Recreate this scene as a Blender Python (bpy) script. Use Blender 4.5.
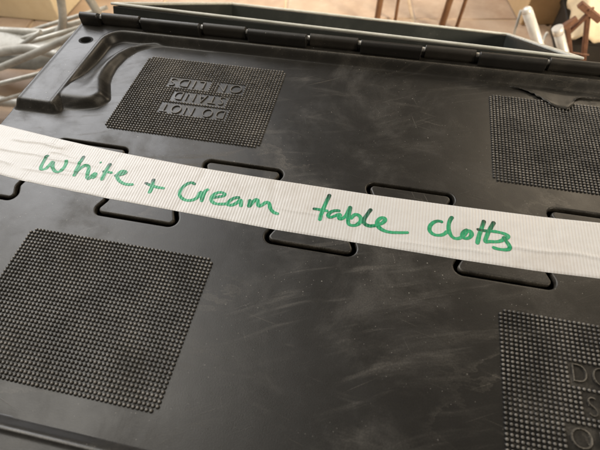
import bpy, bmesh, math, random
import numpy as np
from mathutils import Vector, Matrix, noise

for o in list(bpy.data.objects):
    bpy.data.objects.remove(o)
scene = bpy.context.scene
COL = scene.collection
MM = 0.001

# ------------------------------------------------------------------ camera
cam_data = bpy.data.cameras.new('camera')
cam_data.sensor_width = 36.0
cam_data.lens = 27.3
cam_data.clip_start = 0.01
cam_data.clip_end = 50.0
cam_data.dof.use_dof = True
cam_data.dof.focus_distance = 0.335
cam_data.dof.aperture_fstop = 12.0
cam = bpy.data.objects.new('camera', cam_data)
COL.objects.link(cam)
cam.matrix_world = Matrix((
    (0.978619, -0.154999, 0.135204, 0.0),
    (0.204696, 0.798192, -0.566560, -0.18422),
    (-0.020102, 0.582122, 0.812853, 0.244),
    (0, 0, 0, 1)))
scene.camera = cam

# ------------------------------------------------------------------ light (a window behind and left of the tote, soft room light, added fill lamps)
world = bpy.data.worlds.new('World')
scene.world = world
world.use_nodes = True
bg = world.node_tree.nodes['Background']
bg.inputs['Color'].default_value = (1.0, 0.90, 0.76, 1)
bg.inputs['Strength'].default_value = 0.13


def area(name, loc, target, sx, sy, power, color, spread=180.0):
    d = bpy.data.lights.new(name, 'AREA')
    d.shape = 'RECTANGLE'
    d.size, d.size_y = sx, sy
    d.energy = power
    d.color = color
    d.spread = math.radians(spread)
    o = bpy.data.objects.new(name, d)
    COL.objects.link(o)
    o.location = loc
    o.rotation_euler = (Vector(target) - Vector(loc)).to_track_quat('-Z', 'Y').to_euler()
    return o


area('window_light', (-2.0, 1.75, 1.65), (-0.1, 0.1, 0.0), 1.8, 1.4, 66.0, (0.98, 0.98, 1.0))
area('ceiling_fill', (-1.5, 0.35, 2.3), (-0.15, -0.05, 0.0), 1.3, 1.3, 37.0, (1.0, 0.95, 0.86))  # unseen lamp added as ceiling bounce, lifts sheen on the near-left lid
area('side_fill', (2.4, -0.7, 1.2), (-0.1, 1.0, -0.2), 0.7, 0.6, 5.5, (1.0, 0.86, 0.66), 30.0)  # unseen lamp added to brighten the background, narrow beam misses the lid
area('background_fill', (0.0, 1.05, 2.5), (0.0, 1.05, -0.4), 2.2, 0.5, 4.5, (1.0, 0.84, 0.62), 42.0)  # unseen lamp added over the background, narrowed to keep off the lid
area('far_light', (1.7, 2.7, 2.2), (0.1, 0.4, -0.2), 1.2, 0.9, 32.0, (1.0, 0.82, 0.60))

scene.render.engine = 'CYCLES'
scene.cycles.max_bounces = 5
scene.cycles.diffuse_bounces = 3
scene.cycles.glossy_bounces = 3
scene.cycles.transmission_bounces = 0
scene.cycles.caustics_reflective = False
scene.cycles.caustics_refractive = False
vs = scene.view_settings
vs.view_transform = 'Standard'
vs.look = 'None'
vs.exposure = 0.0
vs.gamma = 1.0
vs.use_curve_mapping = False


# ------------------------------------------------------------------ helpers
def link(name, mesh, mat=None, parent=None):
    o = bpy.data.objects.new(name, mesh)
    COL.objects.link(o)
    if mat is not None and not mesh.materials:
        mesh.materials.append(mat)
    if parent is not None:
        o.parent = parent
    return o


def mesh_from(name, verts, faces, smooth=False):
    me = bpy.data.meshes.new(name)
    me.from_pydata([tuple(v) for v in verts], [], faces)
    me.update()
    if smooth:
        me.polygons.foreach_set('use_smooth', [True] * len(me.polygons))
    return me


def from_bm(name, bm, smooth=False):
    bmesh.ops.recalc_face_normals(bm, faces=bm.faces)
    me = bpy.data.meshes.new(name)
    bm.to_mesh(me)
    bm.free()
    if smooth:
        me.polygons.foreach_set('use_smooth', [True] * len(me.polygons))
    return me


def box_mesh(name, lo, hi, bevel=0.0, seg=2):
    bm = bmesh.new()
    bmesh.ops.create_cube(bm, size=1.0)
    for v in bm.verts:
        v.co = Vector([lo[i] if v.co[i] < 0 else hi[i] for i in range(3)])
    if bevel > 0:
        bmesh.ops.bevel(bm, geom=list(bm.edges), offset=bevel, segments=seg, profile=0.5, affect='EDGES')
    return from_bm(name, bm)


def tube_mesh(name, pts, r, n=16, flat=1.0, smooth_iter=0):
    pts = [Vector(p) for p in pts]
    for _ in range(smooth_iter):
        q = [pts[0]]
        for a, b in zip(pts, pts[1:]):
            q += [a.lerp(b, .25), a.lerp(b, .75)]
        q.append(pts[-1])
        pts = q
    verts, faces = [], []
    ref = Vector((0, 0, 1))
    for i, p in enumerate(pts):
        t = (pts[min(i + 1, len(pts) - 1)] - pts[max(i - 1, 0)]).normalized()
        if abs(t.dot(ref)) > 0.95:
            ref = Vector((0, 1, 0))
        u = t.cross(ref).normalized()
        w = u.cross(t).normalized()
        ref = w
        for k in range(n):
            a = 2 * math.pi * k / n
            verts.append(p + u * math.cos(a) * r + w * math.sin(a) * r * flat)
    for i in range(len(pts) - 1):
        for k in range(n):
            a, b = i * n + k, i * n + (k + 1) % n
            faces.append((a, b, b + n, a + n))
    faces.append(tuple(range(n))[::-1])
    faces.append(tuple((len(pts) - 1) * n + k for k in range(n)))
    me = mesh_from(name, verts, faces, True)
    me.polygons[-1].use_smooth = False
    me.polygons[-2].use_smooth = False
    return me


def tag(o, label=None, cat=None, group=None, kind=None):
    if label: o['label'] = label
    if cat: o['category'] = cat
    if group: o['group'] = group
    if kind: o['kind'] = kind
    return o


def empty(name, loc=(0, 0, 0)):
    o = bpy.data.objects.new(name, None)
    o.empty_display_size = 0.05
    COL.objects.link(o)
    o.location = loc
    return o


# ------------------------------------------------------------------ materials
class NT:
    def __init__(self, name):
        self.m = bpy.data.materials.new(name)
        self.m.use_nodes = True
        self.t = self.m.node_tree
        self.b = self.t.nodes['Principled BSDF']

    def n(self, typ, **kw):
        nd = self.t.nodes.new(typ)
        for k, v in kw.items():
            setattr(nd, k, v)
        return nd

    def put(self, sock, v):
        if hasattr(v, 'bl_rna') and isinstance(v, bpy.types.NodeSocket):
            self.t.links.new(v, sock)
        elif isinstance(v, (tuple, list)) and len(v) == 3 and sock.type == 'RGBA':
            sock.default_value = (*v, 1)
        else:
            sock.default_value = v

    def pos(self, scale=(1, 1, 1), rot=(0, 0, 0), loc=(0, 0, 0), space='world'):
        if space == 'world':
            src = self.n('ShaderNodeNewGeometry').outputs['Position']
        else:
            src = self.n('ShaderNodeTexCoord').outputs['Object']
        mp = self.n('ShaderNodeMapping')
        self.put(mp.inputs['Vector'], src)
        mp.inputs['Scale'].default_value = scale
        mp.inputs['Rotation'].default_value = rot
        mp.inputs['Location'].default_value = loc
        return mp.outputs[0]

    def noise(self, vec, scale, detail=4.0, rough=0.55, dist=0.0):
        nd = self.n('ShaderNodeTexNoise')
        self.put(nd.inputs['Vector'], vec)
        nd.inputs['Scale'].default_value = scale
        nd.inputs['Detail'].default_value = detail
        nd.inputs['Roughness'].default_value = rough
        nd.inputs['Distortion'].default_value = dist
        return nd.outputs['Fac']

    def voronoi(self, vec, scale, out='Distance', feature='F1', rnd=1.0):
        nd = self.n('ShaderNodeTexVoronoi', feature=feature)
        self.put(nd.inputs['Vector'], vec)
        nd.inputs['Scale'].default_value = scale
        nd.inputs['Randomness'].default_value = rnd
        return nd.outputs[out]

    def ramp(self, fac, lo, hi, a=0.0, b=1.0):
        nd = self.n('ShaderNodeMapRange')
        nd.interpolation_type = 'SMOOTHSTEP'
        self.put(nd.inputs['Value'], fac)
        nd.inputs['From Min'].default_value = lo
        nd.inputs['From Max'].default_value = hi
        nd.inputs['To Min'].default_value = a
        nd.inputs['To Max'].default_value = b
        return nd.outputs[0]

    def math(self, op, a, b=0.0):
        nd = self.n('ShaderNodeMath', operation=op)
        self.put(nd.inputs[0], a)
        self.put(nd.inputs[1], b)
        return nd.outputs[0]

    def mix(self, fac, a, b):
        nd = self.n('ShaderNodeMix', data_type='RGBA')
        self.put(nd.inputs['Factor'], fac)
        self.put(nd.inputs[6], a)
        self.put(nd.inputs[7], b)
        return nd.outputs[2]

    def bump(self, height, strength, dist, normal=None):
        nd = self.n('ShaderNodeBump')
        self.put(nd.inputs['Height'], height)
        nd.inputs['Strength'].default_value = strength
        nd.inputs['Distance'].default_value = dist
        if normal is not None:
            self.put(nd.inputs['Normal'], normal)
        return nd.outputs[0]

    def set(self, **kw):
        for k, v in kw.items():
            self.put(self.b.inputs[k.replace('_', ' ')], v)
        return self.m


def warped(t, scale, rot, freq, amt):
    """stretched coordinates bent by a slow noise, so that streaks curve"""
    nd = t.n('ShaderNodeTexNoise')
    t.put(nd.inputs['Vector'], t.pos())
    nd.inputs['Scale'].default_value = freq
    nd.inputs['Detail'].default_value = 2.0
    sub = t.n('ShaderNodeVectorMath', operation='MULTIPLY_ADD')
    t.put(sub.inputs[0], nd.outputs['Color'])
    sub.inputs[1].default_value = (amt, amt, 0)
    t.put(sub.inputs[2], t.pos())
    mp = t.n('ShaderNodeMapping')
    t.put(mp.inputs['Vector'], sub.outputs[0])
    # rotate first, then stretch
    mp.inputs['Rotation'].default_value = (0, 0, rot)
    mp2 = t.n('ShaderNodeMapping')
    t.put(mp2.inputs['Vector'], mp.outputs[0])
    mp2.inputs['Scale'].default_value = scale
    return mp2.outputs[0]


def finish(t, P, name, base, dust_sheen_col, amt, rough0, rough1, specks, tops, marks, film, streak, scr):
    tot = t.math('ADD', t.math('MULTIPLY', film, 0.45), t.math('MULTIPLY', streak, 0.75))
    tot = t.math('MULTIPLY', tot, amt)
    tot = t.math('ADD', tot, 0.014)
    if scr is not None:
        tot = t.math('ADD', tot, t.math('MULTIPLY', scr, 0.24))
    if marks:
        # tide marks of dried water: sharp on one side, fading on the other
        wn = t.noise(t.pos((1, 1.9, 1), (0, 0, 0.15), (0.31, 0.27, 0)), 9.0, 7.0, 0.6, 0.4)
        dlt = t.math('SUBTRACT', wn, 0.52)
        tide = t.math('MULTIPLY', t.ramp(dlt, -0.004, 0.002), t.ramp(dlt, 0.0, 0.05, 1.0, 0.0))
        where = t.ramp(t.noise(t.pos(loc=(0.7, 0.2, 0)), 6.5, 2.0), 0.53, 0.63)
        tide = t.math('MULTIPLY', tide, where)
        tot = t.math('ADD', tot, t.math('MULTIPLY', tide, 0.12))
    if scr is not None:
        # scuffed edges of the moulding, their highlight lines painted in as paler colour
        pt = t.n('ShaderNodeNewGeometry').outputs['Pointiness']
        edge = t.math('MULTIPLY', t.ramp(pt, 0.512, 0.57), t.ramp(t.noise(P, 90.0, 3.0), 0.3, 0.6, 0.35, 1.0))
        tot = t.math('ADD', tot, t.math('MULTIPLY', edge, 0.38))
    grain = t.ramp(t.noise(P, 1100.0, 2.0), 0.3, 0.75, 0.55, 1.45)
    tot = t.math('MULTIPLY', tot, grain)
    if tops:
        z = t.n('ShaderNodeSeparateXYZ')
        t.put(z.inputs[0], t.n('ShaderNodeTexCoord').outputs['Object'])
        worn_sheen = t.ramp(z.outputs['Z'], 0.0005, 0.00115, 0.0, 0.66)  # sheen of the nub tops painted in by height, over patchy wear
        worn_sheen = t.math('MULTIPLY', worn_sheen, t.ramp(t.noise(P, 45.0, 5.0, 0.65), 0.32, 0.68, 0.30, 1.0))
        tot = t.math('ADD', tot, worn_sheen)
    col = t.mix(t.math('MINIMUM', tot, 0.9), base, dust_sheen_col)
    if specks:
        d1 = t.voronoi(P, 210.0)
        pick = t.n('ShaderNodeSeparateColor')
        t.put(pick.inputs[0], t.voronoi(P, 210.0, 'Color'))
        big = t.math('MULTIPLY', t.ramp(d1, 0.05, 0.10, 1.0, 0.0), t.ramp(pick.outputs[0], 0.90, 0.93))
        d2 = t.voronoi(P, 520.0)
        pick2 = t.n('ShaderNodeSeparateColor')
        t.put(pick2.inputs[0], t.voronoi(P, 520.0, 'Color'))
        sml = t.math('MULTIPLY', t.ramp(d2, 0.06, 0.16, 1.0, 0.0), t.ramp(pick2.outputs[1], 0.74, 0.9))
        sp = t.math('MULTIPLY', t.math('MAXIMUM', big, sml), t.ramp(t.noise(P, 12.0, 4.0), 0.38, 0.58))
        col = t.mix(t.math('MULTIPLY', sp, 0.58), col, (0.46, 0.43, 0.38))
    rv = t.math('ADD', t.math('MULTIPLY', t.math('ADD', film, streak), 0.45), t.math('MULTIPLY', t.noise(P, 34.0, 6.0, 0.65), 0.55))
    rough = t.ramp(rv, 0.12, 0.85, rough0, rough1)
    bmp = t.bump(t.noise(P, 36.0, 2.0), 0.14, 0.0010)
    bmp = t.bump(t.noise(P, 1300.0, 2.0), 0.16, 0.00022, bmp)
    if scr is not None:
        bmp = t.bump(scr, 0.3, 0.00015, bmp)
    return t.set(Base_Color=col, Roughness=rough, Normal=bmp)


def black_plastic(name, base, dust_sheen_col, amt, rough0, rough1, specks=True, tops=False, marks=True, hair=True):
    t = NT(name)
    P = t.pos()
    # thin uneven dust film with crisp detail
    film = t.ramp(t.noise(P, 13.0, 6.0, 0.68, 0.5), 0.44, 0.78)
    # wiped streaks that bend slowly across the surface
    st1 = t.ramp(t.noise(warped(t, (14, 150, 14), -0.35, 6.0, 0.05), 1.0, 5.0, 0.62), 0.52, 0.80)
    st2 = t.ramp(t.noise(warped(t, (10, 90, 10), 0.12, 4.0, 0.09), 1.0, 6.0, 0.66), 0.54, 0.82)
    m1 = t.ramp(t.noise(P, 8.0, 4.0), 0.40, 0.66)
    m2 = t.ramp(t.noise(t.pos(loc=(3, 1, 0)), 9.0, 4.0), 0.42, 0.68)
    streak = t.math('ADD', t.math('MULTIPLY', st1, m1), t.math('MULTIPLY', st2, m2))
    # fine hair scratches
    if not hair:
        return finish(t, P, name, base, dust_sheen_col, amt, rough0, rough1, specks, tops, marks, film, streak, None)
    s1 = t.ramp(t.noise(warped(t, (16, 900, 9), -0.55, 8.0, 0.02), 1.0, 1.0), 0.70, 0.80)
    s2 = t.ramp(t.noise(warped(t, (22, 1100, 9), 0.22, 8.0, 0.02), 1.0, 1.0), 0.70, 0.80)
    s3 = t.ramp(t.noise(warped(t, (30, 1300, 9), 1.2, 8.0, 0.03), 1.0, 1.0), 0.73, 0.81)
    scr = t.math('MAXIMUM', t.math('MAXIMUM', s1, s2), s3)
    scr = t.math('MULTIPLY', scr, t.ramp(t.noise(t.pos(loc=(1, 5, 0)), 19.0, 3.0), 0.44, 0.64))
    return finish(t, P, name, base, dust_sheen_col, amt, rough0, rough1, specks, tops, marks, film, streak, scr)


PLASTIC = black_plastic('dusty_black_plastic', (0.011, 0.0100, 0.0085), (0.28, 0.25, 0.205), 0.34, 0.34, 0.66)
NUBMAT = black_plastic('worn_sheen_nub_plastic', (0.012, 0.0115, 0.011), (0.30, 0.275, 0.24), 0.26, 0.26, 0.5, specks=False, tops=True, hair=False, marks=False)  # pale tops carry painted sheen as well as wear
HINGE = black_plastic('hinge_plastic', (0.010, 0.0095, 0.009), (0.22, 0.19, 0.15), 0.14, 0.36, 0.62, marks=False, hair=False)
FILM = black_plastic('dusty_torn_film', (0.022, 0.020, 0.017), (0.26, 0.22, 0.17), 0.55, 0.4, 0.68, marks=False, hair=False)
HINGE2 = black_plastic('dusty_hinge_plastic', (0.020, 0.018, 0.015), (0.26, 0.22, 0.17), 0.34, 0.42, 0.68, marks=False, hair=False)


def tape_material():
    t = NT('woven_white_tape')
    P = t.pos()
    wob = t.noise(P, 60.0, 3.0)
    ribs = t.n('ShaderNodeTexWave', wave_type='BANDS', bands_direction='X', wave_profile='SIN')
    t.put(ribs.inputs['Vector'], t.pos((1, 0.02, 0.0), (0, 0, -0.02)))
    ribs.inputs['Scale'].default_value = 157.0      # one rib every 2 mm
    ribs.inputs['Distortion'].default_value = 0.7
    ribs.inputs['Detail'].default_value = 2.0
    ribs.inputs['Detail Scale'].default_value = 0.3
    weft = t.n('ShaderNodeTexWave', wave_type='BANDS', bands_direction='Y', wave_profile='SIN')
    t.put(weft.inputs['Vector'], t.pos((0.03, 1, 0.0)))
    weft.inputs['Scale'].default_value = 262.0
    weft.inputs['Distortion'].default_value = 0.6
    r, w = ribs.outputs['Fac'], weft.outputs['Fac']
    patch = t.ramp(t.noise(t.pos((1, 1, 1), (0, 0, 0), (0.4, 0, 0)), 9.0, 2.0), 0.4, 0.6)
    w = t.math('MULTIPLY', w, t.math('ADD', t.math('MULTIPLY', patch, 0.8), 0.2))
    thread = t.ramp(r, 0.02, 0.45, 1.0, 0.0)
    col = t.mix(t.math('MULTIPLY', thread, 0.36), (0.69, 0.685, 0.665), (0.47, 0.42, 0.39))
    col = t.mix(t.math('MULTIPLY', t.ramp(w, 0.0, 0.35, 1.0, 0.0), 0.16), col, (0.60, 0.49, 0.42))
    # grubby patches and brown smudges
    dirt = t.ramp(t.noise(P, 26.0, 6.0, 0.65, 0.6), 0.52, 0.78)
    col = t.mix(t.math('MULTIPLY', dirt, 0.33), col, (0.42, 0.35, 0.27))
    fine = t.ramp(t.noise(P, 700.0, 2.0), 0.3, 0.7, 0.0, 0.12)
    col = t.mix(fine, col, (0.55, 0.50, 0.44))
    h = t.math('ADD', r, t.math('MULTIPLY', w, 0.45))
    nrm = t.bump(wob, 0.35, 0.0014)
    nrm = t.bump(h, 0.38, 0.00026, nrm)
    return t.set(Base_Color=col, Roughness=0.38, Normal=nrm)


TAPE = tape_material()


def ink_material():
    t = NT('green_marker_ink')
    at = t.n('ShaderNodeAttribute', attribute_name='ink')
    P = t.pos()
    streak = t.noise(P, 480.0, 3.0)
    d = t.math('ADD', at.outputs['Fac'], t.math('MULTIPLY', t.math('SUBTRACT', streak, 0.5), 0.4))
    cr = t.n('ShaderNodeValToRGB')
    e = cr.color_ramp.elements
    e[0].position, e[0].color = 0.0, (0.10, 0.44, 0.24, 1)
    e[1].position, e[1].color = 1.0, (0.004, 0.030, 0.017, 1)
    e.new(0.28).color = (0.014, 0.33, 0.14, 1)
    e.new(0.62).color = (0.006, 0.13, 0.06, 1)
    t.put(cr.inputs[0], d)
    ribs = t.n('ShaderNodeTexWave', wave_type='BANDS', bands_direction='X', wave_profile='SIN')
    t.put(ribs.inputs['Vector'], t.pos((1, 0.02, 0.0), (0, 0, -0.02)))
    ribs.inputs['Scale'].default_value = 157.0
    nrm = t.bump(ribs.outputs['Fac'], 0.5, 0.00025)
    return t.set(Base_Color=cr.outputs[0], Roughness=0.42, Normal=nrm)


INKM = ink_material()


def simple(name, c0, c1, rough, scale=30.0, metal=0.0, bump=0.0, space='world'):
    t = NT(name)
    P = t.pos(space=space)
    n1 = t.ramp(t.noise(P, scale, 6.0, 0.6, 0.4), 0.3, 0.72)
    n2 = t.ramp(t.noise(P, scale * 7, 4.0), 0.45, 0.75, 0.0, 0.35)
    col = t.mix(t.math('MINIMUM', t.math('ADD', n1, n2), 1.0), c0, c1)
    t.set(Base_Color=col, Roughness=t.ramp(n1, 0, 1, rough * 0.85, min(1, rough * 1.2)), Metallic=metal)
    if bump:
        t.set(Normal=t.bump(t.noise(P, scale * 4, 4.0), 0.4, bump))
    return t.m


STEEL = simple('dull_galvanised_steel', (0.56, 0.56, 0.53), (0.36, 0.35, 0.32), 0.48, 18.0, 0.25, 0.0006)
SILVER = simple('satin_steel', (0.74, 0.72, 0.68), (0.55, 0.53, 0.48), 0.42, 20.0, 0.3)
TERRA = simple('terracotta_tile', (0.40, 0.285, 0.205), (0.54, 0.42, 0.32), 0.6, 7.0, 0.0, 0.001)
GROUT = simple('grout', (0.60, 0.47, 0.32), (0.5, 0.37, 0.25), 0.9, 40.0)
CARD = simple('cream_cardboard', (0.76, 0.66, 0.47), (0.66, 0.55, 0.37), 0.8, 8.0)
CARD2 = simple('tan_cardboard', (0.68, 0.49, 0.28), (0.58, 0.41, 0.22), 0.8, 8.0)
CLOTH = simple('cream_cloth', (0.74, 0.63, 0.45), (0.62, 0.51, 0.34), 0.9, 12.0)
WOOD = simple('brown_wood', (0.17, 0.085, 0.04), (0.26, 0.14, 0.07), 0.5, 30.0)
RUST = simple('rusty_steel', (0.13, 0.06, 0.035), (0.24, 0.12, 0.07), 0.65, 60.0, 0.2, 0.0008)
DARKBOX = simple('black_plastic_box', (0.012, 0.011, 0.010), (0.03, 0.026, 0.02), 0.6, 20.0)
TRAYM = black_plastic('tray_plastic', (0.018, 0.021, 0.019), (0.18, 0.18, 0.16), 0.14, 0.42, 0.65, marks=False, hair=False)
RIMM = simple('pale_sheen_rim', (0.74, 0.75, 0.70), (0.56, 0.57, 0.51), 0.3, 40.0, 0.0)  # grazing sheen along the tray rim, painted as pale colour

# ------------------------------------------------------------------ the floor: terracotta tiles in mortar
FZ = -0.400
floor = link('floor', box_mesh('floor', (-2.4, -1.4, FZ - 0.05), (2.2, 2.8, FZ - 0.004)), GROUT)
tag(floor, kind='structure')
TS, TG = 0.330, 0.008
rng = random.Random(4)
tile_me = box_mesh('tile', (-(TS - TG) / 2, -(TS - TG) / 2, -0.012), ((TS - TG) / 2, (TS - TG) / 2, 0.0), 0.0025, 1)
tile_me.materials.append(TERRA)
ang = 0.16
for i in range(-8, 9):
    for j in range(-4, 11):
        x, y = i * TS + 0.03, j * TS + 0.11
        X = x * math.cos(ang) - y * math.sin(ang)
        Y = x * math.sin(ang) + y * math.cos(ang)
        if not (-2.2 < X < 2.0 and -1.2 < Y < 2.6):
            continue
        t_ = link('tile', tile_me, None, floor)
        t_.location = (X, Y, FZ + rng.uniform(-0.0012, 0.0008))
        t_.rotation_euler = (rng.uniform(-.004, .004), rng.uniform(-.004, .004), ang + rng.uniform(-.006, .006))

# ------------------------------------------------------------------ the tote
tote = empty('storage_tote', (0, 0, FZ))
tag(tote, 'large black plastic storage tote with interlocking lids and dusty dimpled panels', 'storage box')


def local(o):
    """parent a part built in world coordinates without moving it"""
    o.location = (0, 0, -FZ)
    return o


# ---- meander of the interlocking teeth
def chaikin(p, it, closed=False):
    for _ in range(it):
        q = [] if closed else [p[0]]
        rngp = range(len(p)) if closed else range(len(p) - 1)
        for i in rngp:
            a, b = np.array(p[i]), np.array(p[(i + 1) % len(p)])
            q += [a * .75 + b * .25, a * .25 + b * .75]
        if not closed:
            q.append(p[-1])
        p = q
    return [np.array(v, float) for v in p]


AMP = 30.5
corners = [(-297.0, -AMP)]
for k in range(-2, 3):
    xr = -1.5 + 120 * k            # far tooth on the left, near tooth on the right
    corners += [(xr + 1.0, -AMP), (xr - 4.5, -18.5), (xr + 4.5, 18.5), (xr - 1.0, AMP)]
    xl = 58.5 + 120 * k            # near tooth on the left, far tooth on the right
    if xl < 290:
        corners += [(xl + 1.0, AMP), (xl - 4.5, 18.5), (xl + 4.5, -18.5), (xl - 1.0, -AMP)]
corners.append((297.0, AMP))


def fillet(pts, r, n=9):
    out = [np.array(pts[0], float)]
    for p0, p1, p2 in zip(pts, pts[1:], pts[2:]):
        p0, p1, p2 = (np.array(q, float) for q in (p0, p1, p2))
        u, v = (p0 - p1) / np.linalg.norm(p0 - p1), (p2 - p1) / np.linalg.norm(p2 - p1)
        half = math.acos(np.clip(u @ v, -1, 1)) / 2
        d = r / math.tan(half)
        c = p1 + (u + v) / np.linalg.norm(u + v) * (r / math.sin(half))
        a0, a1 = p1 + u * d - c, p1 + v * d - c
        t0, t1 = math.atan2(a0[1], a0[0]), math.atan2(a1[1], a1[0])
        dt = (t1 - t0 + math.pi) % (2 * math.pi) - math.pi
        for k in range(n + 1):
            t = t0 + dt * k / n
            out.append(c + r * np.array([math.cos(t), math.sin(t)]))
    out.append(np.array(pts[-1], float))
    return out


MEANDER = fillet(corners, 4.4)


def offset_poly(pts, d, closed=False):
    out, n = [], len(pts)
    for i in range(n):
        a = pts[(i - 1) % n] if closed or i else pts[i]
        b = pts[(i + 1) % n] if closed or i < n - 1 else pts[i]
        t = np.array(b) - np.array(a)
        t = t / (np.linalg.norm(t) + 1e-9)
        out.append(np.array(pts[i]) + d * np.array([-t[1], t[0]]))
    return out


def lid_outline(gap):
    m = offset_poly(MEANDER, gap)      # shifted towards +Y : far lid edge
    m[0][0], m[-1][0] = -297.0, 297.0
    out = [tuple(p) for p in m]
    out += [(297, 60), (297, 184), (295, 186), (-295, 186), (-297, 184), (-297, 30)]
    dens = []
    for a, b in zip(out, out[1:] + out[:1]):
        dens.append(a)
    return dens


# near lid = far lid turned by 180 degrees; check of the turned meander is built in (teeth are antisymmetric)
def lid_mesh(outline, name):
    prof = [(0.0, -4.5), (0.0, -1.1), (0.22, -0.5), (0.6, -0.12), (1.2, 0.0), (1.6, 0.0), (2.0, 0.0)]
    n = len(outline)
    verts, faces = [], []
    for off, z in prof:
        ring = offset_poly([np.array(p) for p in outline], off, True)
        verts += [(p[0] * MM, p[1] * MM, z * MM) for p in ring]
    for r in range(len(prof) - 1):
        for i in range(n):
            a, b = r * n + i, r * n + (i + 1) % n
            faces.append((a, b, b + n, a + n))
    faces.append(tuple(range((len(prof) - 1) * n, len(prof) * n)))
    faces.append(tuple(range(n))[::-1])
    me = mesh_from(name, verts, faces)
    for p in me.polygons:
        p.use_smooth = len(p.vertices) == 4
    return me


def near_outline(gap):
    m = offset_poly(MEANDER, -gap)
    m[0][0], m[-1][0] = -297.0, 297.0
    out = [tuple(p) for p in m][::-1]
    out += [(-297, -60), (-297, -184), (-295, -186), (295, -186), (297, -184), (297, -34)]
    return out


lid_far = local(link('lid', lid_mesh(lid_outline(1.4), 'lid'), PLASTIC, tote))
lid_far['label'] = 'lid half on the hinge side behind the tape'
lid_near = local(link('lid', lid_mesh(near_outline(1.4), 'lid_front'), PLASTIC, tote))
lid_near['label'] = 'lid half in front of the tape'


# ---- raised rim with the grip hump in the corner (height field in millimetres)
def sst(e0, e1, x):
    t = np.clip((x - e0) / (e1 - e0), 0, 1)
    return t * t * (3 - 2 * t)


def smin_max(a, b, k):
    h = np.clip(0.5 + 0.5 * (a - b) / k, 0, 1)
    return b * (1 - h) + a * h + k * h * (1 - h)


def rim_height(X, Y):
    left = X < 0                        # the grip hump is at one end only
    X = -np.abs(X)                      # both ends of the lid alike
    H = 8.0
    # recess seen from above: rounded inner corner at (-259, 166)
    r = 16.0
    qx = np.maximum(-(X + 259.0) + r, 0.0)
    qy = np.maximum((Y - 165.0) + r, 0.0)
    inner = np.sqrt(qx ** 2 + qy ** 2) - r           # > 0 under the rim
    inner = np.where((qx <= 0) & (qy <= 0), np.maximum(-(X + 259.0), Y - 165.0), inner)
    rim = sst(-4.5, 1.0, inner)
    front = sst(54.5, 62.5, Y)                        # the side rim stops short of the teeth
    side = sst(-296.3, -292.3, X)
    plate = H * rim * np.where(X < -200, np.minimum(1, np.maximum(front, sst(150, 160, Y))), 1.0) * side
    plate = plate + 0.9 * np.exp(-((inner - 2.2) / 1.1) ** 2) * (plate > 7) + 0.8 * np.exp(-((X + 290.6) / 1.1) ** 2) * (plate > 6)
    # grip hump: flat top in front, a ridge that sweeps round into the hinge rim
    yk = [62, 68, 72, 80, 90, 100, 110, 122, 138, 150, 158, 163, 168]
    xk = [-254, -238, -229, -224, -229, -234, -236.5, -237.5, -235, -229, -218, -203, -170]
    hk = [8, 8, 8, 8, 7.9, 7.6, 7.1, 6.5, 5.6, 4.6, 3.6, 2.6, 1.0]
    fk = [8, 8, 8, 7.9, 6.6, 4.2, 2.2, 0.8, 0, 0, 0, 0, 0]
    xr = np.interp(Y, yk, xk)
    hr = np.interp(Y, yk, hk)
    pf = np.interp(Y, yk, fk)
    d = xr - X                                        # distance inside the outer edge of the hump
    shoulder = sst(-2.5, 4.0, d)
    ridge_w = np.interp(Y, yk, [30, 28, 26, 18, 10, 7, 5.5, 4.5, 4, 4, 4, 4, 4])
    back = sst(ridge_w + 10.0, ridge_w, d)            # falls from the ridge into the pocket
    hum = (pf + (hr - pf) * back) * shoulder
    fr = sst(62.5, 73.0, Y)
    return np.where((X < -150) & left, hum * fr * side, 0.0), plate


def blur(h, s):
    k = np.exp(-0.5 * (np.arange(-6, 7) / s) ** 2)
    k /= k.sum()
    for ax in (0, 1):
        h = np.apply_along_axis(lambda v: np.convolve(np.pad(v, 6, mode='edge'), k, mode='valid'), ax, h)
    return h


def rim_mesh():
    verts, faces, idx = [], [], {}

    def patch(xs, ys):
        gx, gy = np.meshgrid(xs, ys, indexing='ij')
        hum, plate = rim_height(gx, gy)
        if len(xs) > 60:
            hum = blur(hum, 1.5)
            plate = blur(plate, 0.7)
        h = np.maximum(plate, hum)
        for i in range(len(xs) - 1):
            for j in range(len(ys) - 1):
                if h[i:i + 2, j:j + 2].max() < 0.05:
                    continue
                if ((abs(xs[i] + .5) - 274.5) / 5.7) ** 2 + ((ys[j] + .5 - 147) / 4.8) ** 2 < 1:
                    continue                      # the drain hole goes through here
                f = []
                for a, b in ((i, j), (i + 1, j), (i + 1, j + 1), (i, j + 1)):
                    key = (round(xs[a], 2), round(ys[b], 2))
                    if key not in idx:
                        idx[key] = len(verts)
                        verts.append((xs[a] * MM, ys[b] * MM, (h[a, b] - 0.2) * MM))
                    f.append(idx[key])
                faces.append(tuple(f))
    ys = np.arange(50.0, 186.01, 1.0)
    patch(np.arange(-297.0, -159.9, 1.0), ys)
    patch(np.concatenate([np.arange(-160.0, 160.1, 8.0)]), np.arange(156.0, 186.01, 1.0))
    patch(np.arange(160.0, 297.1, 1.0), ys)
    return mesh_from('raised_rim', verts, faces, True)


rim_me = rim_mesh()
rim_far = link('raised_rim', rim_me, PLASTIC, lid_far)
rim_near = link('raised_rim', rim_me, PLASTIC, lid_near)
rim_near.rotation_euler = (0, 0, math.pi)
# drain hole in the rim corner: a recessed black cup with a lip
HOLE = NT('dark_hole').set(Base_Color=(0.003, 0.003, 0.003), Roughness=0.9)


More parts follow.
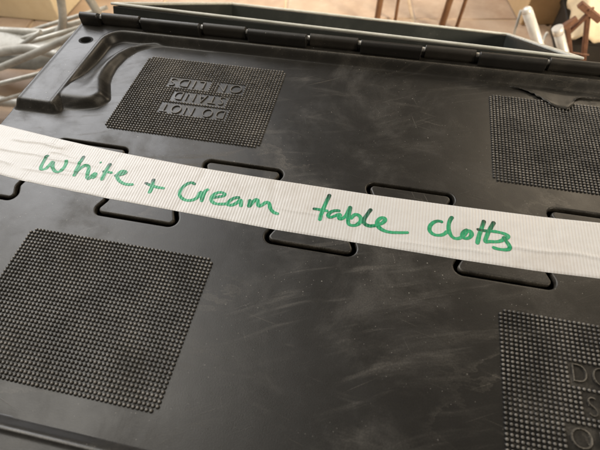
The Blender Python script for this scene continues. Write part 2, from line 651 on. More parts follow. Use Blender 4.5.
def hole_mesh():
    n = 32
    verts, faces = [], []
    prof = [(6.9, 7.84), (5.2, 7.86), (4.9, 7.6), (4.8, 0.4)]
    for r, z in prof:
        for k in range(n):
            a = 2 * math.pi * k / n
            verts.append((r * math.cos(a) * MM, r * 0.82 * math.sin(a) * MM, z * MM))
    for q in range(len(prof) - 1):
        for k in range(n):
            a, b = q * n + k, q * n + (k + 1) % n
            faces.append((a, a + n, b + n, b)[::-1])
    faces.append(tuple(range((len(prof) - 1) * n, len(prof) * n)))
    return mesh_from('drain_hole', verts, faces, True)


# ---- dimpled panels
PITCH = 2.5
NX, NY = 51, 38


def nub_template():
    n = 8
    prof = [(1.25, -0.15, 5.0), (0.98, 0.55, 3.0), (0.74, 1.05, 2.5), (0.46, 1.25, 2.2)]
    v, f = [], []
    for r, z, p in prof:
        for k in range(n):
            a = 2 * math.pi * (k + .5) / n
            c, s = math.cos(a), math.sin(a)
            q = (abs(c) ** p + abs(s) ** p) ** (-1 / p)
            v.append((r * q * c, r * q * s, z))
    for q in range(len(prof) - 1):
        for k in range(n):
            a, b = q * n + k, q * n + (k + 1) % n
            f.append((a, b, b + n, a + n))
    f.append(tuple((len(prof) - 1) * n + k for k in range(n)))
    return np.array(v), f


def nub_mesh(name, clear):
    tv, tf = nub_template()
    verts, faces = [], []
    r_ = random.Random(7)
    for i in range(NX):
        for j in range(NY):
            x, y = (i - (NX - 1) / 2) * PITCH, (j - (NY - 1) / 2) * PITCH
            if i in (0, NX - 1) and j in (0, NY - 1):
                continue                      # rounded corners of the field
            if any(a - 1.2 < x < b + 1.2 and c - 1.2 < y < d + 1.2 for a, b, c, d in clear):
                continue
            o = len(verts)
            s = r_.uniform(0.95, 1.0)
            q = tv * np.array([s, s, r_.uniform(0.78, 1.08)]) + np.array([x, y, 0])
            verts += [tuple(p * MM) for p in q]
            faces += [tuple(o + k for k in ff) for ff in tf]
    return mesh_from(name, verts, faces, True)


TEXT_ROWS = [('DO NOT', 54.0, 17.0), ('STAND', 43.0, 0.5), ('ON LIDS', 64.0, -16.0)]
CAP = 9.8
clear = [(-27.5, -8, 11.8, 22.2), (-4.5, 27.5, 11.8, 22.2), (-22, 22, -4.7, 5.7), (-32.5, -11.5, -21.2, -10.8), (-2, 32.5, -21.2, -10.8)]
nub_plain = nub_mesh('dimpled_panel', [])
nub_text = nub_mesh('dimpled_panel_with_words', clear)


def text_mesh():
    vs_, fs_ = [], []
    for s, w, y in TEXT_ROWS:
        cu = bpy.data.curves.new('t', 'FONT')
        cu.body = s
        cu.align_x = 'CENTER'
        cu.size = 1.0
        cu.extrude = 0.0
        cu.offset = -0.022
        cu.space_character = 1.22
        cu.resolution_u = 4
        o = bpy.data.objects.new('t', cu)
        COL.objects.link(o)
        bpy.context.view_layer.update()
        me = bpy.data.meshes.new_from_object(o.evaluated_get(bpy.context.evaluated_depsgraph_get()))
        bm = bmesh.new()
        bm.from_mesh(me)
        bmesh.ops.dissolve_limit(bm, angle_limit=0.01, verts=bm.verts, edges=bm.edges)
        xs = [v.co.x for v in bm.verts]
        yy = [v.co.y for v in bm.verts]
        sx, sy = w / (max(xs) - min(xs)), CAP / (max(yy) - min(yy))
        cx, cy = (max(xs) + min(xs)) / 2, (max(yy) + min(yy)) / 2
        for v in bm.verts:
            v.co = Vector(((v.co.x - cx) * sx, (v.co.y - cy) * sy + y, 0)) * MM
        r = bmesh.ops.extrude_face_region(bm, geom=list(bm.faces))
        for g in r['geom']:
            if isinstance(g, bmesh.types.BMVert):
                g.co.z += 1.15 * MM
        bmesh.ops.recalc_face_normals(bm, faces=bm.faces)
        bm.verts.index_update()
        o0 = len(vs_)
        vs_ += [(v.co.x, v.co.y, v.co.z - 0.0002) for v in bm.verts]
        fs_ += [tuple(o0 + v.index for v in f.verts) for f in bm.faces]
        bm.free()
        bpy.data.objects.remove(o)
        bpy.data.curves.remove(cu)
        bpy.data.meshes.remove(me)
    return mesh_from('raised_lettering', vs_, fs_)


word_me = text_mesh()


def panel(parent, me, x, y, rz, words):
    p = link('dimpled_panel', me, NUBMAT, parent)
    p.location = (x * MM, y * MM, 0)
    p.rotation_euler = (0, 0, rz)
    tag(p, kind='stuff')
    if words:
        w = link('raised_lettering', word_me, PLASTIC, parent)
        w.location = (x * MM, y * MM, 0)
        w.rotation_euler = (0, 0, rz)
        w['label'] = 'raised letters reading DO NOT STAND ON LIDS'


panel(lid_far, nub_text, -149.0, 96.5, math.pi, True)
panel(lid_far, nub_plain, 148.0, 96.5, 0, False)
panel(lid_near, nub_plain, -151.5, -97.5, 0, False)
panel(lid_near, nub_text, 147.5, -97.5, 0, True)

h_me = hole_mesh()
for lidx, x, y in ((lid_far, -274.5, 147), (lid_far, 274.5, 147), (lid_near, 274.5, -147), (lid_near, -274.5, -147)):
    o = link('drain_hole', h_me, HOLE, lidx)
    o.location = (x * MM, y * MM, 0)


# ---- hinge knuckles and pin
def knuckle(name, x0, x1, y0, y1, z0, z1):
    """D-shaped barrel: upright front face leaning back a little, rounded upper front edge, small step at one end"""
    prof = [(y0 + .6, z0), (y0, z0 + 2)] + [(y0 + 3.6 - 3.6 * math.cos(q * math.pi / 12), z1 - 3.6 + 3.6 * math.sin(q * math.pi / 12)) for q in range(7)] + [(y0 + 4.6, z1 - .4), (y1, z1 - 5.0), (y1, z0)]
    cx = (x0 + x1) / 2
    xs = [(x0, .35), (x0 + .5, 0.0), (x1 - .5, 0.0), (x1, .35)]
    n = len(prof)
    my, mz = (y0 + y1) / 2, (z0 + z1) / 2
    verts, faces = [], []
    for x, ins in xs:
        for y, z in prof:
            verts.append(((x - cx) * MM, (y + (ins if y < my else -ins)) * MM, (z + (ins if z < mz else -ins)) * MM))
    for s in range(len(xs) - 1):
        for k in range(n):
            a, b = s * n + k, s * n + (k + 1) % n
            faces.append((a, a + n, b + n, b))
    faces.append(tuple(range(n)))
    faces.append(tuple(range((len(xs) - 1) * n, len(xs) * n))[::-1])
    bm = bmesh.new()
    bm.from_mesh(mesh_from('tmp', verts, faces))
    me = from_bm(name, bm)
    return me, cx * MM


NEAR_HINGE = -0.010
PROUD = [(-290, -272), (-228.5, -172.2), (-126.7, -73.5), (-25.7, 25.8), (73.2, 126), (175, 230), (272, 290)]
BACK = [(-269, -231.5), (-169.4, -129.6), (-70.8, -28.6), (28.7, 70.3), (128.8, 172), (233, 269)]
pcache = {}
body_parent = None
for lidx, rz in ((lid_far, 0), (lid_near, math.pi)):
    for a, b in PROUD:
        L = round(b - a, 1)
        if L not in pcache:
            pcache[L] = knuckle('hinge_knuckle', a, b, 169.5, 180, 7.2, 19.0)[0]
        o = link('hinge_knuckle', pcache[L], HINGE, lidx)
        cx = (a + b) / 2 * MM
        o.location = (cx if rz == 0 else -cx, 0 if rz == 0 else NEAR_HINGE, 0)
        o.rotation_euler = (0, 0, rz)

# ---- tote body: tapered walls, flange, ribs, floor
def body_mesh():
    bm = bmesh.new()
    rings = [(-0.262, -0.166, FZ + 0.0015), (-0.270, -0.174, FZ + 0.012), (-0.283, -0.184, -0.070), (-0.294, -0.1875, -0.066),
             (-0.295, -0.1885, -0.008), (-0.295, -0.1885, -0.0055), (-0.286, -0.181, -0.0055), (-0.278, -0.176, -0.07), (-0.262, -0.166, FZ + 0.02)]
    rv = []
    for x, y, z in rings:
        c = 0.022
        X, Y = -x, -y
        pts = []
        for (sx, sy, a0) in ((1, 1, 0), (-1, 1, 90), (-1, -1, 180), (1, -1, 270)):
            for k in range(5):
                a = math.radians(a0 + 22.5 * k)
                pts.append((sx * (X - c) + c * math.cos(a), sy * (Y - c) + c * math.sin(a), z))
        rv.append([bm.verts.new(p) for p in pts])
    n = 20
    for q in range(len(rv) - 1):
        for k in range(n):
            bm.faces.new((rv[q][k], rv[q][(k + 1) % n], rv[q + 1][(k + 1) % n], rv[q + 1][k]))
    bm.faces.new(rv[0][::-1])
    bm.faces.new(rv[-1])
    return from_bm('body', bm)


body = local(link('body', body_mesh(), HINGE, tote))
NOTCH = knuckle('hinge_notch', -3.2, 3.2, 173.4, 179, 8.4, 15.2)[0]
bcache = {}
for rz in (0, math.pi):
    for a, b in BACK:
        L = round(b - a, 1)
        if L not in bcache:
            bcache[L] = knuckle('hinge_knuckle', a, b, 172.3, 181, 8.4, 18.4)[0]
        o = link('hinge_knuckle', bcache[L], HINGE2, body)
        cx = (a + b) / 2 * MM
        o.location = (cx if rz == 0 else -cx, 0 if rz == 0 else NEAR_HINGE, 0)
        o.rotation_euler = (0, 0, rz)
    for a, b in PROUD[1:] + BACK:
        o = link('hinge_notch', NOTCH, HINGE2, body)
        cx = (a - 1.6) * MM
        o.location = (cx if rz == 0 else -cx, 0 if rz == 0 else NEAR_HINGE, 0)
        o.rotation_euler = (0, 0, rz)
    pin = link('hinge_pin', tube_mesh('hinge_pin', [(-0.291, 0.1760, 0.0138), (0.291, 0.1760, 0.0138)], 0.0022, 12), SILVER, body)
    pin.rotation_euler = (0, 0, rz)
    pin.location.y = 0 if rz == 0 else NEAR_HINGE
    strip = link('hinge_strip', box_mesh('hinge_strip', (-0.292, 0.1865, -0.0053), (0.292, 0.1895, 0.0045), 0.0012, 2), HINGE, body)
    strip.rotation_euler = (0, 0, rz)
    strip.location.y = 0 if rz == 0 else NEAR_HINGE
rib_me = box_mesh('rib', (-0.0025, -0.010, -0.15), (0.0025, 0.010, 0.15), 0.001, 1)
for s in (-1, 1):
    for k in range(-3, 4):
        rb = link('rib', rib_me, HINGE, body)
        rb.location = (k * 0.075, s * 0.182, -0.225)
        rb.rotation_euler = (math.atan2(0.010, 0.32) * s, 0, 0)

# ---- torn, curled film edge near the hinge on the dusty right panel
def flap_mesh():
    r_ = random.Random(3)
    top = [(101, 156.5), (118, 156.5), (134, 156), (152, 154), (170, 153.5), (190, 155), (214, 154)]
    bot = [(103, 155.5), (114, 152.5), (124, 145.5), (131, 138), (137, 135.0), (144, 134.5), (148.5, 140.0), (150.5, 147.5), (154, 151.2), (170, 152.2), (190, 152.5), (214, 152.5)]

    def dens(p, n):
        p = [np.array(q, float) for q in p]
        L = np.cumsum([0] + [np.linalg.norm(b - a) for a, b in zip(p, p[1:])])
        s = np.linspace(0, L[-1], n)
        return np.stack([np.interp(s, L, [q[0] for q in p]), np.interp(s, L, [q[1] for q in p])], 1)
    N, R = 120, 6
    A, B = dens(top, N), dens(bot, N)
    verts, faces = [], []
    for i in range(N):
        jag = 1.1 * noise.fractal(Vector((i * .33, 2.0, 7.0)), 1.0, 2.0, 3) + r_.uniform(-.2, .2)
        lift = 0.7 + 0.9 * noise.noise(Vector((i * .12, 0, 3)))
        for j in range(R + 1):
            t = j / R
            p = A[i] * (1 - t) + B[i] * t
            p = p + np.array([jag * .4 * t, jag * t])
            z = 1.25 + (0.5 + lift) * t ** 2 if j < R else 1.1 + lift * .9
            verts.append((p[0] * MM, p[1] * MM, z * MM))
    for i in range(N - 1):
        for j in range(R):
            a = i * (R + 1) + j
            faces.append((a, a + 1, a + R + 2, a + R + 1))
    me = mesh_from('torn_film', verts, faces, True)
    return me


flap = link('torn_film', flap_mesh(), FILM, lid_far)
flap['label'] = 'torn curled edge of film near the hinge'
md = flap.modifiers.new('thickness', 'SOLIDIFY')
md.thickness = 0.0004

# ------------------------------------------------------------------ tape with handwriting
TOPX = [-330, -296.6, -239.4, -187.2, -122.6, -60.3, 1.6, 55.5, 117.9, 151.0, 330]
TOPY = [39.5, 37.0, 30.4, 25.6, 22.2, 21.0, 20.4, 21.2, 22.8, 24.8, 27.0]
BOTX = [-330, -265.7, -250.8, -174.9, -128.0, -57.1, 25.3, 60.5, 111.3, 144.1, 330]
BOTY = [-7.0, -11.5, -13.6, -17.6, -18.7, -21.0, -21.0, -21.2, -20.4, -18.6, -17.0]
_xs = np.arange(-330, 330.1, 2.0)


def _sm(y):
    k = np.exp(-np.linspace(-2, 2, 15) ** 2)
    k /= k.sum()
    return np.convolve(np.pad(y, 7, mode='edge'), k, mode='valid')


_top, _bot = _sm(np.interp(_xs, TOPX, TOPY)), _sm(np.interp(_xs, BOTX, BOTY))
MEA = []
for _a, _b in zip(MEANDER, MEANDER[1:]):
    _n = max(1, int(np.linalg.norm(_b - _a) / 1.5))
    MEA += [_a + (_b - _a) * _k / _n for _k in range(_n)]
MEA = np.array(MEA)


def tape_z(x, y):
    """millimetres above the lid: the tape lies flat, dips into the tooth gap and carries a few long creases"""
    d = np.sqrt(((MEA - np.array([x, y])) ** 2).sum(1)).min()
    z = 0.50 - 0.30 * math.exp(-(d / 2.4) ** 2)
    z += 0.22 * noise.noise(Vector((x * .03, y * .09, 0.3))) + 0.10 * noise.noise(Vector((x * .11, y * .2, 5.1)))

    def crease(x0, y0, x1, y1, h, w):
        t = (x - x0) / (x1 - x0)
        if t < -0.1 or t > 1.1:
            return 0.0
        yc = y0 + (y1 - y0) * t + 1.6 * noise.noise(Vector((x * .05, y0, 2.0)))
        return 1.25 * h * math.exp(-((y - yc) / w) ** 2) * max(0.0, min(1.0, t * 6 + .6, (1 - t) * 6 + .6))
    z += crease(-292, 13, -200, 9, 0.55, 1.0) + crease(-275, 24, -232, 22, 0.6, 1.2) + crease(-250, -3, -214, -2, 0.4, .9)
    z += crease(-62, -3, 15, -6, 0.45, .9) + crease(-240, 17, -218, 14, 0.5, .9) + crease(92, -6, 190, -1, 0.45, 1.0)
    z += crease(-235, 2, -190, 0, 0.3, .7)
    z += crease(-282, 2, -262, -1, 0.4, 1.0) + crease(25, -15, 80, -13, 0.3, .8)
    return max(z, 0.16)


tape = empty('tape_strip', (0, 0, 0))
tag(tape, 'strip of white woven tape stuck across the black lids with green handwriting', 'tape')


def tape_mesh():
    verts, faces = [], []
    NV = 44
    for i, s in enumerate(_xs):
        for j in range(NV + 1):
            t = j / NV
            y = _bot[i] * (1 - t) + _top[i] * t
            x = s
            if j in (0, NV):
                y += 0.35 * noise.noise(Vector((s * .5, j, 0)))
            if abs(s) <= 296:
                z = tape_z(x, y)
                if j in (0, NV):
                    z = 0.10
            else:
                e = abs(s) - 296.0
                R = 3.5
                if e < R * math.pi / 2:
                    a = e / R
                    x = math.copysign(296 + R * math.sin(a), s)
                    z = 0.5 - R * (1 - math.cos(a))
                else:
                    x = math.copysign(296 + R, s)
                    z = 0.5 - R - (e - R * math.pi / 2)
            verts.append((x * MM, y * MM, z * MM))
    for i in range(len(_xs) - 1):
        for j in range(NV):
            a = i * (NV + 1) + j
            faces.append((a, a + NV + 1, a + NV + 2, a + 1))
    return mesh_from('tape_band', verts, faces, True)


tm = link('tape_band', tape_mesh(), TAPE, tape)

# pen strokes in millimetres on the lid plane
INK = {
  'White': [
    [(-239.8,13.2),(-239.8,7.4),(-238.9,0.9),(-237.3,-1.8),(-235.0,-1.6),(-233.2,1.0),(-232.9,6.1),(-232.2,7.8)],
    [(-232.0,7.4),(-230.4,2.5),(-227.5,-0.5),(-224.6,-2.1),(-222.5,-1.5),(-221.1,1.8),(-221.3,5.8),(-222.9,10.6)],
    [(-212.3,17.3),(-212.0,11.1),(-211.0,3.2),(-209.8,-3.5)],
    [(-210.1,-1.6),(-209.0,5.6),(-206.3,8.1),(-203.3,7.7),(-201.7,3.0),(-199.6,-3.7)],
    [(-199.3,-4.4),(-197.2,-2.1),(-196.3,2.5),(-194.8,1.8),(-194.5,-1.1),(-196.7,-2.6)],
    [(-197.5,13.4),(-196.1,12.6)],
    [(-189.1,13.9),(-189.2,7.3),(-188.7,1.5),(-188.3,-3.3)],
    [(-191.6,5.1),(-188.1,5.1),(-183.4,5.2)],
    [(-181.5,2.9),(-177.4,4.1),(-174.4,6.2),(-174.3,8.0),(-177.1,8.4),(-178.8,6.3),(-179.2,2.8),(-176.4,-0.6),(-171.8,-3.0),(-167.8,-3.4),(-163.6,-2.4)],
  ],
  'plus': [
    [(-151.7,5.6),(-150.6,1.0),(-149.5,-4.4),(-149.8,-8.2)],
    [(-156.6,0.8),(-152.2,-0.7),(-146.4,-1.8),(-140.4,-1.7)],
  ],
  'Cream': [
    [(-120.4,5.8),(-122.8,7.3),(-125.5,6.6),(-128.5,2.4),(-129.0,-3.3),(-127.4,-6.6),(-123.7,-8.6),(-119.2,-8.9),(-115.6,-6.6),(-114.6,-3.3),(-114.8,0.4)],
    [(-114.9,0.8),(-112.6,-2.9),(-110.7,-8.4)],
    [(-111.1,-7.1),(-111.8,-0.9),(-111.1,2.5),(-109.1,3.3)],
    [(-105.7,-3.8),(-101.9,-2.2),(-97.3,-0.4),(-96.8,1.5),(-100.5,2.7),(-104.2,0.6),(-105.5,-3.3),(-104.4,-6.7),(-100.6,-8.2),(-95.9,-7.3),(-93.3,-6.5)],
    [(-85.7,0.5),(-89.4,-0.2),(-92.6,-4.0),(-93.1,-7.2),(-90.1,-7.5),(-86.7,-4.6),(-85.0,-0.7),(-84.1,-3.7),(-83.0,-7.5)],
    [(-78.9,0.4),(-78.1,-3.4),(-77.9,-6.9),(-76.6,-2.7),(-74.8,1.2),(-73.2,0.6),(-72.3,-2.8),(-71.0,-5.1),(-68.8,-2.5),(-67.0,0.0),(-64.8,-0.4),(-63.4,-4.6),(-60.6,-7.5),(-56.2,-8.4)],
  ],
  'table': [
    [(-25.5,15.2),(-26.9,7.3),(-28.3,-0.8),(-28.5,-8.9)],
    [(-35.0,0.3),(-31.9,0.6),(-27.8,0.3),(-24.0,0.4)],
    [(-16.1,2.0),(-19.2,2.0),(-22.3,0.3),(-24.1,-3.0),(-22.7,-5.3),(-19.7,-3.4),(-16.7,-0.7),(-15.7,-0.9),(-16.7,-4.3),(-15.0,-5.0),(-12.7,-2.9),(-11.0,1.7),(-10.1,7.5)],
    [(-10.1,7.5),(-10.2,1.0),(-10.2,-5.8),(-8.9,-8.4),(-5.0,-8.1),(-1.7,-5.0),(-1.9,-0.8),(-4.2,1.3),(-6.8,0.8),(-8.9,-3.8)],
    [(4.0,8.0),(1.4,1.9),(-0.3,-3.0),(1.1,-6.1),(4.4,-6.9),(7.9,-5.7),(12.2,-3.1),(14.2,0.2),(13.0,2.1),(10.5,1.2),(8.5,-2.5),(9.6,-6.1),(12.8,-8.3),(17.4,-9.2),(23.1,-8.4),(30.0,-6.9)],
  ],
  'cloths': [
    [(51.3,5.3),(48.7,6.3),(45.5,5.0),(42.8,1.2),(42.6,-2.9),(45.3,-5.6),(49.7,-5.5),(52.8,-3.3),(54.3,-0.6)],
    [(57.3,11.9),(55.4,7.8),(54.6,2.7),(55.3,-2.0),(57.5,-5.5),(60.4,-5.9),(63.5,-4.0)],
    [(67.2,2.7),(64.1,0.5),(63.2,-3.3),(65.3,-5.2),(68.5,-3.4),(69.7,0.4),(67.2,2.3),(65.4,-0.5),(64.4,-3.4)],
    [(77.5,12.5),(76.1,6.9),(74.1,0.1),(72.6,-8.0)],
    [(83.9,12.5),(81.1,6.2),(78.5,-0.7),(77.3,-5.6),(80.2,-4.2),(84.5,-3.8),(88.3,-2.0),(89.9,0.8)],
    [(72.3,4.1),(76.1,3.5),(81.1,4.2),(86.1,4.4),(90.4,3.6),(92.8,2.1),(89.9,-0.4)],
    [(89.1,1.8),(90.1,-1.1),(92.4,-4.9),(92.5,-8.0),(89.2,-9.0),(84.9,-9.1),(81.6,-8.2)],
  ],
}


def stroke(pts, width, start, end, seed):
    p = chaikin([np.array(q) for q in pts], 3)
    L = np.cumsum([0] + [np.linalg.norm(b - a) for a, b in zip(p, p[1:])])
    tot = L[-1]
    n = max(4, int(tot / 0.45))
    s = np.linspace(0, tot, n)
    P = np.stack([np.interp(s, L, [q[0] for q in p]), np.interp(s, L, [q[1] for q in p])], 1)
    T = np.gradient(P, axis=0)
    T /= (np.linalg.norm(T, axis=1, keepdims=True) + 1e-9)
    # rounded caps
    verts, faces, ink = [], [], []
    K = 4
    rowz = []
    for i in range(n):
        nb = np.array([-T[i][1], T[i][0]])
        e = min(s[i], tot - s[i])
        w = width / 2
        # bullet nib, slightly broader on down strokes
        w *= 0.86 + 0.24 * abs(T[i][1]) + 0.14 * noise.noise(Vector((s[i] * .25, seed, 0)))
        if e < w:
            w *= math.sqrt(max(0.03, 1 - (1 - e / w) ** 2))
        tt = s[i] / tot
        dens = start * max(0.0, 1 - tt / 0.4) ** 1.3 + 0.30 * (1 - tt) + end * tt
        for k in range(-K // 2, K // 2 + 1):
            q = P[i] + nb * w * (k / (K / 2))
            q = q + nb * (0.10 * noise.noise(Vector((s[i] * 1.3, k * 7.0, seed))) if abs(k) == K // 2 else 0)
            verts.append((q[0], q[1]))
            ink.append(dens + 0.10 * abs(k) / (K / 2) + 0.15 * noise.noise(Vector((s[i] * .35, k * 2.0, seed + 9.0))))
    for i in range(n - 1):
        for k in range(K):
            a = i * (K + 1) + k
            faces.append((a, a + K + 1, a + K + 2, a + 1))
    return verts, faces, ink


DARK = {('White', 0): .45, ('White', 2): .75, ('White', 6): .9, ('White', 7): .5, ('plus', 0): 1.0, ('plus', 1): 1.0,
        ('table', 0): .95, ('table', 1): .8, ('table', 4): .8, ('table', 3): .4, ('cloths', 3): .9, ('cloths', 4): .9, ('cloths', 5): 1.0, ('cloths', 1): .45}
seed = 0
for word, strokes in INK.items():
    V, F, I = [], [], []
    for si, pts in enumerate(strokes):
        seed += 1
        v, f, ink = stroke(pts, 2.5, 0.72 * DARK.get((word, si), 0.25), 0.18, seed * 3.7)
        o0 = len(V)
        # later strokes lie a hair above earlier ones
        V += [(x * MM, y * MM, (tape_z(x, y) + 0.10 + 0.012 * si) * MM) for x, y in v]
        F += [tuple(o0 + q for q in ff) for ff in f]
        I += ink
    me = mesh_from('handwriting', V, F, True)
    at = me.attributes.new('ink', 'FLOAT', 'POINT')
    at.data.foreach_set('value', I)
    hw = link('handwritten_word', me, INKM, tape)
    txt = '+' if word == 'plus' else word
    hw['label'] = 'green marker writing reading ' + txt

# ------------------------------------------------------------------ tray leaning behind the hinge
tray = empty('tray', (0, 0.35, FZ))
tag(tray, 'shallow black tray with pale rim tilted behind the hinged lid', 'tray')
P1 = Vector((159, 195, 10.0)) * MM
P0 = Vector((-277, 209.0, 10.0)) * MM
U = (P1 - P0)
WID = U.length
U.normalize()
P2 = Vector((167, 492, -147.0)) * MM
Vd = (P2 - P1)
Vd -= U * Vd.dot(U)
LEN = Vd.length
Vd.normalize()
N = U.cross(Vd).normalized()
TM = Matrix((U, Vd, N)).transposed().to_4x4()
TM.translation = P0
TR = TM
tray_off = tray.location


def tray_part(name, lo, hi, mat, bev=0.0008):
    me = box_mesh(name, lo, hi, bev, 2)
    me.transform(TR)
    me.transform(Matrix.Translation(-tray_off))
    return link(name, me, mat, tray)


D, T = 0.024, 0.0035
tray_part('base', (T, T, -D), (WID - T, LEN - T, -D + 0.003), TRAYM)
tray_part('wall', (0, 0, -D), (WID, T, -0.0032), TRAYM)
tray_part('wall', (0, LEN - T, -D), (WID, LEN, -0.0032), TRAYM)
tray_part('wall', (0, T + .0005, -D), (T, LEN - T - .0005, -0.0032), TRAYM)
tray_part('wall', (WID - T, T + .0005, -D), (WID, LEN - T - .0005, -0.0032), TRAYM)
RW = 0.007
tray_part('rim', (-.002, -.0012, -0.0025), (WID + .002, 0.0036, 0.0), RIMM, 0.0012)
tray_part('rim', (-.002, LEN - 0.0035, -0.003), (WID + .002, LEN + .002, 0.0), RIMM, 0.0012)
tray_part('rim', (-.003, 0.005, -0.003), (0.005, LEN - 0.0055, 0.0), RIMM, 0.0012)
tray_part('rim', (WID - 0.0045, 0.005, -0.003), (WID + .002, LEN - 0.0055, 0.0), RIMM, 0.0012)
for sx in (0.05, WID - 0.05):
    a = TR @ Vector((sx, LEN - 0.03, -D + 0.001))
    b = Vector((a.x, a.y + 0.01, FZ + 0.001))
    link('leg', tube_mesh('leg', [a - tray_off, b - tray_off], 0.008, 12), STEEL, tray)
for sx in (0.05, WID - 0.05):
    a = TR @ Vector((sx, 0.035, -D + 0.001))
    b = Vector((a.x, a.y + 0.01, FZ + 0.001))
    link('leg', tube_mesh('leg', [a - tray_off, b - tray_off], 0.008, 12), STEEL, tray)

# ------------------------------------------------------------------ bent tube frame on the left
fr = empty('metal_frame', (-0.66, 0.45, FZ))
tag(fr, 'pale grey bent steel tube frame on the floor left of the tote', 'metal frame')


def ftube(pts, r, flat=1.0, sm=2, mat=STEEL):
    off = fr.location
    return link('tube', tube_mesh('tube', [Vector(p) * MM - off for p in pts], r * 0.82 * MM, 18, flat, sm), mat, fr)


ftube([(-1000, 560, -297), (-858, 580, -302), (-745, 575, -292), (-690, 570, -286), (-655, 560, -262), (-632, 560, -205), (-600, 560, -90)], 9.5)
ftube([(-905, 520, -322), (-770, 500, -300), (-662, 505, -240)], 5.0, sm=1)
ftube([(-950, 500, -340), (-700, 480, -262), (-640, 470, -255), (-560, 450, -262)], 11.0)
ftube([(-960, 440, -372), (-762, 450, -299), (-640, 450, -246), (-520, 450, -190)], 8.0, sm=1)
ftube([(-960, 400, -350), (-800, 410, -346), (-640, 400, -330), (-500, 380, -340)], 11.0)
ftube([(-760, 380, -330), (-630, 390, -285), (-560, 400, -240)], 4.5, sm=1)
ftube([(-1000, 380, -385), (-800, 350, -388), (-600, 300, -386), (-480, 250, -388)], 11.0)
for dx, dy, dz, r in ((0, 75, -4, 5.5), (-10, 120, -14, 6.5), (-20, 165, -22, 5.0), (10, -50, -10, 5.0)):
    ftube([(-980 + dx, 440 + dy, -362 + dz), (-560 + dx, 450 + dy, -222 + dz)], r, sm=0)
ftube([(-1000, 440, -352), (-520, 395, -338)], 8.0, sm=0)
link('seat_panel', mesh_from('seat_panel', [tuple(Vector(p) * MM - fr.location) for p in [(-1000, 562, -303), (-740, 577, -298), (-660, 566, -272), (-640, 520, -305), (-720, 500, -330), (-1000, 480, -335)]], [(0, 1, 4, 5), (1, 2, 3, 4)], True), STEEL, fr).modifiers.new('thickness', 'SOLIDIFY').thickness = 0.003
ftube([(-960, 440, -372), (-965, 430, -398)], 8.0, sm=0)
ftube([(-520, 450, -190), (-500, 455, -300), (-490, 460, -398)], 8.0, sm=1)
ftube([(-600, 560, -90), (-560, 565, -250), (-550, 570, -398)], 9.5, sm=1)

# ------------------------------------------------------------------ cream box at the far left
def rot_box(name, size, loc, rz, mat, label, cat, flap=True):
    t = empty(name, loc)
    t.rotation_euler = (0, 0, rz)
    sx, sy, sz = size
    link('carton_body', box_mesh('carton_body', (-sx / 2, 0, 0.0005), (sx / 2, sy, sz), 0.003, 2), mat, t)
    if flap:
        link('flap', box_mesh('flap', (-sx / 2, 0.002, sz + 0.0005), (sx / 2, sy * 0.495, sz + 0.0045), 0.001, 1), mat, t)
        link('flap', box_mesh('flap', (-sx / 2, sy * 0.505, sz + 0.0005), (sx / 2, sy - .002, sz + 0.0045), 0.001, 1), mat, t)
    tag(t, label, cat)
    return t


rot_box('cardboard_box', (0.50, 0.34, 0.30), (-1.10, 0.775, FZ), 0.02, CARD, 'cream cardboard box standing behind the grey tube frame', 'box')
rot_box('cardboard_box', (0.16, 0.22, 0.34), (0.385, 0.985, FZ), 0.22, CARD2, 'tan cardboard box behind the two silver tubes', 'box')

# ------------------------------------------------------------------ brown stool behind the tray
stool = empty('wooden_stool', (0.06, 0.95, FZ))
tag(stool, 'brown wooden stool with thin splayed legs behind the tray', 'stool')
so = stool.location


def leg(a, b, r, flat=0.8):
    link('leg', tube_mesh('leg', [Vector(a) * MM - so, Vector(b) * MM - so], r * MM, 8, flat), WOOD, stool)


leg((-45, 900, -399), (-30, 965, 20), 7.5)
leg((0, 935, -399), (-2, 1000, 20), 4.0)
leg((112, 905, -399), (150, 980, 20), 8.0)
leg((150, 920, -399), (188, 1005, 20), 4.5)
link('stretcher', tube_mesh('stretcher', [Vector((121, 922, -300)) * MM - so, Vector((166, 948, -262)) * MM - so], 0.005, 8), WOOD, stool)
link('stretcher', tube_mesh('stretcher', [Vector((-40, 925, -250)) * MM - so, Vector((0, 958, -240)) * MM - so], 0.004, 8), WOOD, stool)
link('seat', box_mesh('seat', (-0.12, -0.03, 0.419), (0.16, 0.12, 0.438), 0.006, 2), WOOD, stool)

# ------------------------------------------------------------------ two silver tubes (legs of an upturned stand)
stand = empty('tube_stand', (0.35, 0.70, FZ))
tag(stand, 'silver steel tube stand with two leaning posts behind the tray corner', 'stand')
st = stand.location


def spost(pts, r, name='post', mat=SILVER, sm=0):
    return link(name, tube_mesh(name, [Vector(p) * MM - st for p in pts], r * MM, 24, 1.0, sm), mat, stand)


spost([(356, 700, -391), (238, 700, -222)], 9.6)
bm = bmesh.new()
bmesh.ops.create_uvsphere(bm, u_segments=20, v_segments=12, radius=0.0095)
dome = from_bm('end_cap', bm, True)
link('end_cap', dome, SILVER, stand).location = Vector((238, 700, -222)) * MM - st
spost([(397, 700, -391), (303, 700, -250)], 9.2)
spost([(301.5, 700, -247.5), (309, 700, -259)], 9.8, 'collar')
spost([(228, 706, -224), (232, 708, -270), (270, 720, -398)], 2.5, 'rod', STEEL)
spost([(290, 706, -262), (286, 706, -330), (300, 715, -398)], 2.5, 'rod', STEEL)
spost([(330, 700, -391), (430, 700, -391)], 8.8, 'base_bar', STEEL)

# ------------------------------------------------------------------ rusty clamps
cl = empty('rusty_clamp', (0.40, 0.74, FZ))
tag(cl, 'rusty brown steel clamp with two flat bars and crossed heads by the silver tubes', 'clamp')
co = cl.location


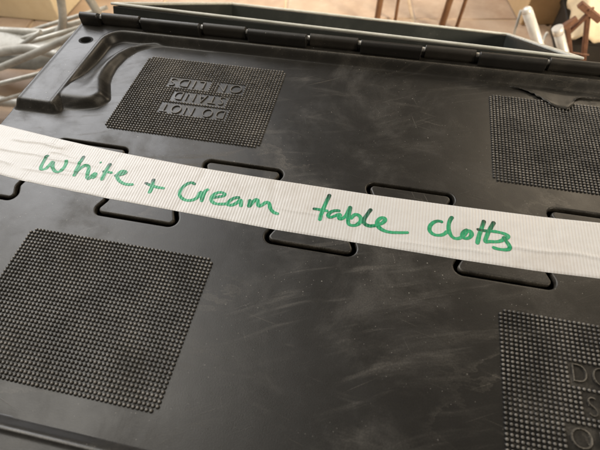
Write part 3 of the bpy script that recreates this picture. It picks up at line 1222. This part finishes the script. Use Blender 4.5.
def bar(a, b, w, d, name='bar'):
    a, b = Vector(a) * MM, Vector(b) * MM
    z = (b - a)
    L = z.length
    q = z.to_track_quat('Z', 'Y').to_matrix().to_4x4()
    me = box_mesh(name, (-w * MM / 2, -d * MM / 2, 0), (w * MM / 2, d * MM / 2, L), 0.001, 1)
    me.transform(Matrix.Translation(a - co) @ q)
    link(name, me, RUST, cl)


bar((402, 735, -399), (328, 735, -257), 17, 8)
bar((418, 745, -399), (357, 745, -234), 16, 8)
bar((322, 729, -262), (340, 733, -244), 9, 12, 'crosshead')
bar((334, 738, -219), (384, 741, -248), 10, 12, 'crosshead')
bar((340, 739, -276), (358, 739, -236), 10, 7, 'link')
bar((360, 728, -312), (396, 735, -318), 3, 3, 'link')
bar((352, 733, -226), (362, 741, -226), 5, 5, 'bolt')

# ------------------------------------------------------------------ dark crate with a crumpled cream cloth over it
crate = empty('dark_crate', (0.50, 0.80, FZ))
tag(crate, 'small dark crate on the floor under the crumpled cream cloth', 'crate')
link('crate_body', box_mesh('crate_body', (-0.125, 0.0, 0.0005), (0.16, 0.16, 0.082), 0.004, 2), DARKBOX, crate)
link('crate_rim', box_mesh('crate_rim', (-0.129, -0.004, 0.066), (0.164, 0.164, 0.0815), 0.002, 1), DARKBOX, crate)


def cloth_mesh():
    verts, faces = [], []
    nx, ny = 70, 60
    for i in range(nx + 1):
        for j in range(ny + 1):
            u, v = i / nx, j / ny
            x, y = 0.362 + u * 0.31, 0.785 + v * 0.185
            z = FZ + 0.098
            z += 0.035 * (noise.fractal(Vector((x * 13, y * 13, 1.2)), 1.0, 2.0, 4) * .5 + .5)
            z += 0.022 * abs(noise.noise(Vector((x * 26, y * 16, 4.0))))
            z += 0.05 * v
            x += 0.02 * noise.noise(Vector((u * 5, v * 5, 8.0)))
            y += 0.02 * noise.noise(Vector((u * 5, v * 5, 12.0)))
            e = min(u, 1 - u, v * 1.0 + 0.02)
            if e < 0.10:
                z -= (0.10 - e) * 0.35
            verts.append((x, y, z))
    for i in range(nx):
        for j in range(ny):
            a = i * (ny + 1) + j
            faces.append((a, a + ny + 1, a + ny + 2, a + 1))
    return mesh_from('crumpled_cloth', verts, faces, True)


cloth = link('crumpled_cloth', cloth_mesh(), CLOTH)
md = cloth.modifiers.new('thickness', 'SOLIDIFY')
md.thickness = 0.002
tag(cloth, 'crumpled cream cloth lying over the dark crate at upper right', 'cloth')
